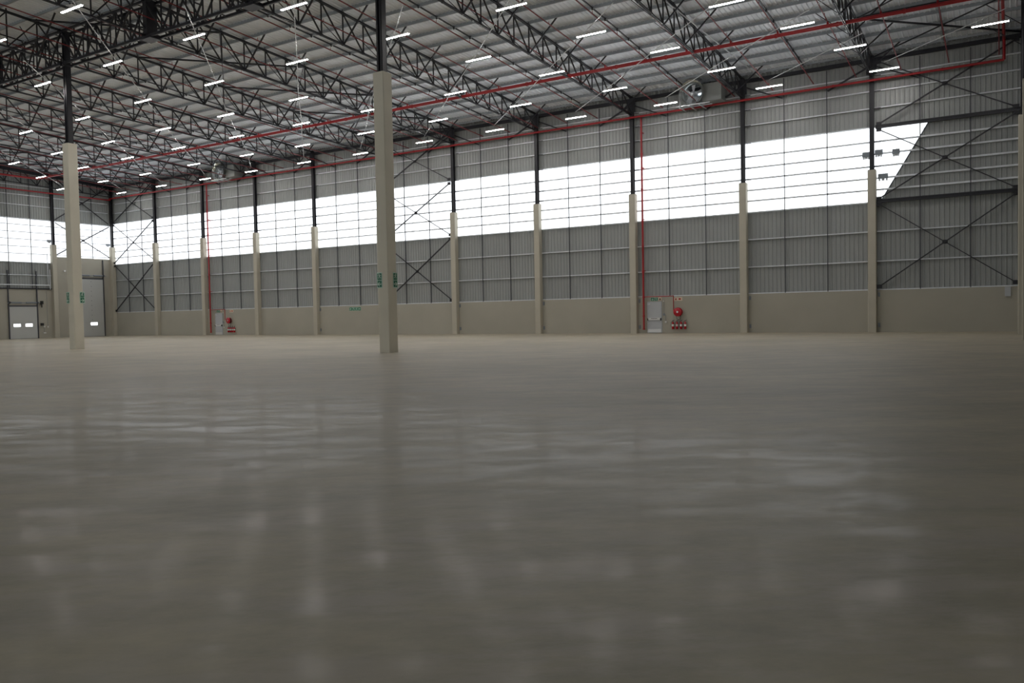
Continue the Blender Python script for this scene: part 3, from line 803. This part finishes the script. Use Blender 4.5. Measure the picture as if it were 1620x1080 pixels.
# ------------------------------------------------------------------ loading doors on the left wall
def loading_door(idx, y0, y1, h, panes, track_top):
    w_ = y1 - y0
    t = empty('door_%d' % idx, (XL+0.12, y0, 0), None, None); t['kind'] = 'structure'
    lf = MB(); n_ = round(h/0.53)
    for k in range(n_):
        lf.box((0, 0.06, k*h/n_+0.012), (0.045, w_-0.06, (k+1)*h/n_-0.006))
    lf.box((0, 0.06, 0), (0.03, w_-0.06, h))
    leaf = lf.build('door_leaf', 'dooroff', t)
    for (a, b) in panes:
        MB().box((0.04, a-y0, 1.26), (0.055, b-y0, 1.57)).build('vision_pane', 'pane', t)
        f = MB()
        for (p0, p1) in (((a-y0-.04,1.22),(b-y0+.04,1.26)), ((a-y0-.04,1.57),(b-y0+.04,1.61)), ((a-y0-.04,1.22),(a-y0,1.61)), ((b-y0,1.22),(b-y0+.04,1.61))):
            f.box((0.04, p0[0], p0[1]), (0.06, p1[0], p1[1]))
        f.build('pane_frame', 'dooroff', t)
    MB().box((0, 0.0, h), (0.05, w_, h+0.14)).box((0,0.02,-0.0),(0.06,w_-0.02,0.03)).build('lintel_seal', 'rod', t)
    for yy in (0.0, w_):
        MB().box((0, yy-0.05, 0), (0.1, yy+0.05, track_top)).build('track', 'rod', t)
    sh = MB().cyl((0.2, -0.15, h+0.42 if track_top < 7.15 or idx == 3 else h+0.4), (0.2, w_+0.25, h+0.42), 0.03)
    sh.cyl((0.2, 0.2, h+0.42), (0.2, w_*0.42, h+0.42), 0.075).cyl((0.2, w_*0.58, h+0.42), (0.2, w_-0.15, h+0.42), 0.075)
    sh.build('spring_shaft', 'box', t)
    for yy in (0.05, w_-0.05): MB().cyl((0.2, yy-0.04, h+0.42), (0.2, yy+0.04, h+0.42), 0.12).build('cable_drum', 'rod', t)
    MB().box((0.05, -0.1, h+0.30), (0.09, w_+0.1, h+0.36)).build('shaft_rail', 'galv', t)
    if idx == 4:
        st = MB()
        for k in range(1, n_): st.box((0.045, w_/2-0.03, (k+0.5)*h/n_-0.03), (0.06, w_/2+0.03, (k+0.5)*h/n_+0.03))
        st.build('panel_hinges', 'rod', t)
    return t
loading_door(3, -11.40, -8.52, 3.35, [(-10.98,-10.28),(-9.79,-9.09)], 7.1)
loading_door(4, -4.02, -1.12, 6.4, [(-2.77,-1.97)], 8.6)
# door controls
def door_operator(y, z, lab):
    t = empty('door_operator', (XL+0.15, y, z), lab, 'door operator', 'operators of the loading doors')
    MB().box((0,-0.12,-0.12),(0.25,0.12,0.15)).build('motor_housing', 'rubber', t)
    MB().box((0,0.16,-0.3),(0.1,0.34,-0.12)).build('control_box', 'white', t)
    MB().tube([(0.03,0.25,-0.3),(0.03,0.25,-0.8)],0.015).build('conduit', 'box', t)
    MB().box((0,0.14,-0.95),(0.08,0.42,-0.82)).build('isolator', 'white', t)
door_operator(-8.15, 1.45, 'black operator box with pale controls, right of the low loading door')
door_operator(-4.6, 1.45, 'black operator box with pale controls, left of the tall loading door')
t = empty('shaft_motor', (XL+0.15, -8.1, 3.75), 'black motor at the right end of the low door spring shaft', 'motor')
MB().box((0.0,-0.1,-0.15),(0.22,0.12,0.2)).cyl((0.1,0,-0.15),(0.1,0,-0.5),0.05).build('motor_body', 'rubber', t)
t = empty('wall_socket', (XL+0.12, -7.5, 1.2), 'small white socket on the left plinth wall with conduit above, beside the low door', 'socket')
MB().box((0,-0.08,-0.1),(0.06,0.08,0.1)).build('plate', 'white', t); MB().tube([(0.02,0,0.1),(0.02,0,3.8)],0.014).build('conduit','box',t)
t = empty('wall_sensor', (XL+0.12, -5.5, 7.2), 'small white sensor high between the two loading doors', 'sensor')
MB().box((0,-0.1,-0.06),(0.12,0.1,0.1)).build('housing', 'white', t)

# ------------------------------------------------------------------ boxes on the window rails and small wall fittings
bn = ['left of the last post before the slanting end', 'just right of the last post before the slanting end', 'upper row, nearest the slanting window end', 'lower row, right of the concrete shaft']
for k, (x, z, w_) in enumerate(((79.66, 11.05, 0.44), (80.38, 11.12, 0.44), (81.35, 11.05, 0.42), (80.62, 9.62, 0.56))):
    t = empty('junction_box', (x, 0.12, z), 'grey box on a window rail, ' + bn[k], 'electrical box', 'electrical boxes on the window rails')
    MB().box((-w_/2, -0.12, -0.1), (w_/2, 0.0, 0.2)).build('cover', 'box', t)
    MB().box((-w_/2+0.03, -0.08, -0.24), (-w_/2+0.12, 0, -0.1)).box((-0.08, -0.08, -0.22), (0.08, 0, -0.1)).box((w_/2-0.12, -0.08, -0.24), (w_/2-0.03, 0, -0.1)).build('cable_gland', 'doorgrey', t)
for k, (y, nm) in enumerate(((-7.1, 'left of the post'), (-0.5, 'beside the corner post'))):
    t = empty('junction_box', (XL+0.25, y, 10.35), 'grey box on the left wall band, ' + nm, 'electrical box', 'electrical boxes on the left wall')
    MB().box((0,-0.22,-0.12),(0.15,0.22,0.12)).build('cover', 'box', t)
    MB().box((0,-0.1,-0.2),(0.1,0.1,-0.12)).build('cable_gland', 'doorgrey', t)
tag(MB().box((87.05, 0.06, 2.05), (87.35, 0.14, 2.6)).build('notice_board', 'doorgrey'), 'small pale panel low on the back wall in the far right corner', 'panel')
n = 0
for i in (4, 6, 7, 8, 9, 10):
    for z in (0.45, 2.35):
        n += 1
        tag(MB().box((i*BAY+0.3, 0.07, z-0.13), (i*BAY+0.42, 0.14, z+0.13)).build('wall_bracket', 'box'),
            'small grey plinth-wall bracket, %s, right of the %s column from the left' % ('high' if z > 1 else 'low', nth(i+1)), 'bracket', 'brackets on the plinth wall')

# ------------------------------------------------------------------ extract fans under the eave
def fan(x, lab):
    t = empty('extract_fan', (x, -0.25, 16.35), lab, 'fan', 'extract fans on the back wall')
    ring = MB().lathe((0, -1.1, 0), (0, 1, 0), [(0,0.86),(0.02,0.84),(0.12,0.70),(0.25,0.66),(1.1,0.66),(1.1,0.70),(0.1,0.74),(0.0,0.86)], 40)
    ring.build('inlet_ring', 'film', t)
    MB().lathe((0, -0.85, 0), (0, 1, 0), [(0,0.001),(0.03,0.1),(0.1,0.17),(0.6,0.17),(0.62,0.001)], 20).build('motor_hub', 'galv', t)
    for k in range(5):
        a = 2*math.pi*k/5 + 0.3; mb = MB(); vs = []
        for rr, wd, tw in ((0.16, 0.14, 0.9), (0.4, 0.2, 0.6), (0.63, 0.22, 0.4)):
            rad = V((math.cos(a), 0, math.sin(a))); tan = V((-math.sin(a), 0, math.cos(a)))
            dv = tan*math.cos(tw) + V((0, 1, 0))*math.sin(tw)
            for s in (-1, 1): 
                for th in (-0.008, 0.008): vs.append(rad*rr + dv*wd*s/1.3 + V((0, -0.55+th, 0)))
        mb.add(vs, [(0,2,6,4),(1,5,7,3),(4,6,10,8),(5,9,11,7),(0,4,5,1),(2,3,7,6),(4,8,9,5),(6,7,11,10),(8,10,11,9),(0,1,3,2)])
        mb.build('blade', 'galv', t)
    lv = MB()
    for s, (z0, z1) in ((0, (0.05, 0.35)), (1, (0.12, 0.42))):
        xa, xb = ((-0.42, -0.06), (0.04, 0.36))[s]
        lv.add([(xa, 0.28, z0), (xb, 0.28, z0), (xb, 0.28, z1), (xa+0.2*(1-s), 0.28, z1-0.02)], [(0,1,2,3)])
    lv.build('louvre_gap', 'louvre', t)
    MB().box((-0.72, 0.3, -0.72), (0.72, 0.34, 0.72)).build('back_plate', 'galv', t)
    MB().box((0.66, -0.7, -0.62), (1.95, 0.35, 0.55)).build('duct_box', 'clad', t)
    ft = MB()
    for yy in (-1.15, -0.6): ft.box((-1.0, yy-0.03, -0.86), (1.3, yy+0.03, -0.80))
    for xx in (-0.8, -0.1, 0.6): ft.box((xx-0.03, -1.25, -0.92), (xx+0.03, 0.3, -0.86))
    ft.build('support_frame', 'galv', t)
    return t
fan(68.9, 'round extract fan with square duct box, under the eave near the picture centre right')
fan(20.3, 'round extract fan with square duct box, under the eave far to the left')

# conduit under the roof along the ninth bay
tag(MB().cyl((71.9, -14.6, 17.75), (73.2, 0.1, 16.95), 0.035, n=8).cyl((70.6, -29.0, 18.5), (71.9, -14.6, 17.75), 0.035, n=8).build('roof_conduit', 'cable'),
    'pale conduit running up the roof beside the tenth truss', 'conduit')

bpy.context.view_layer.update()
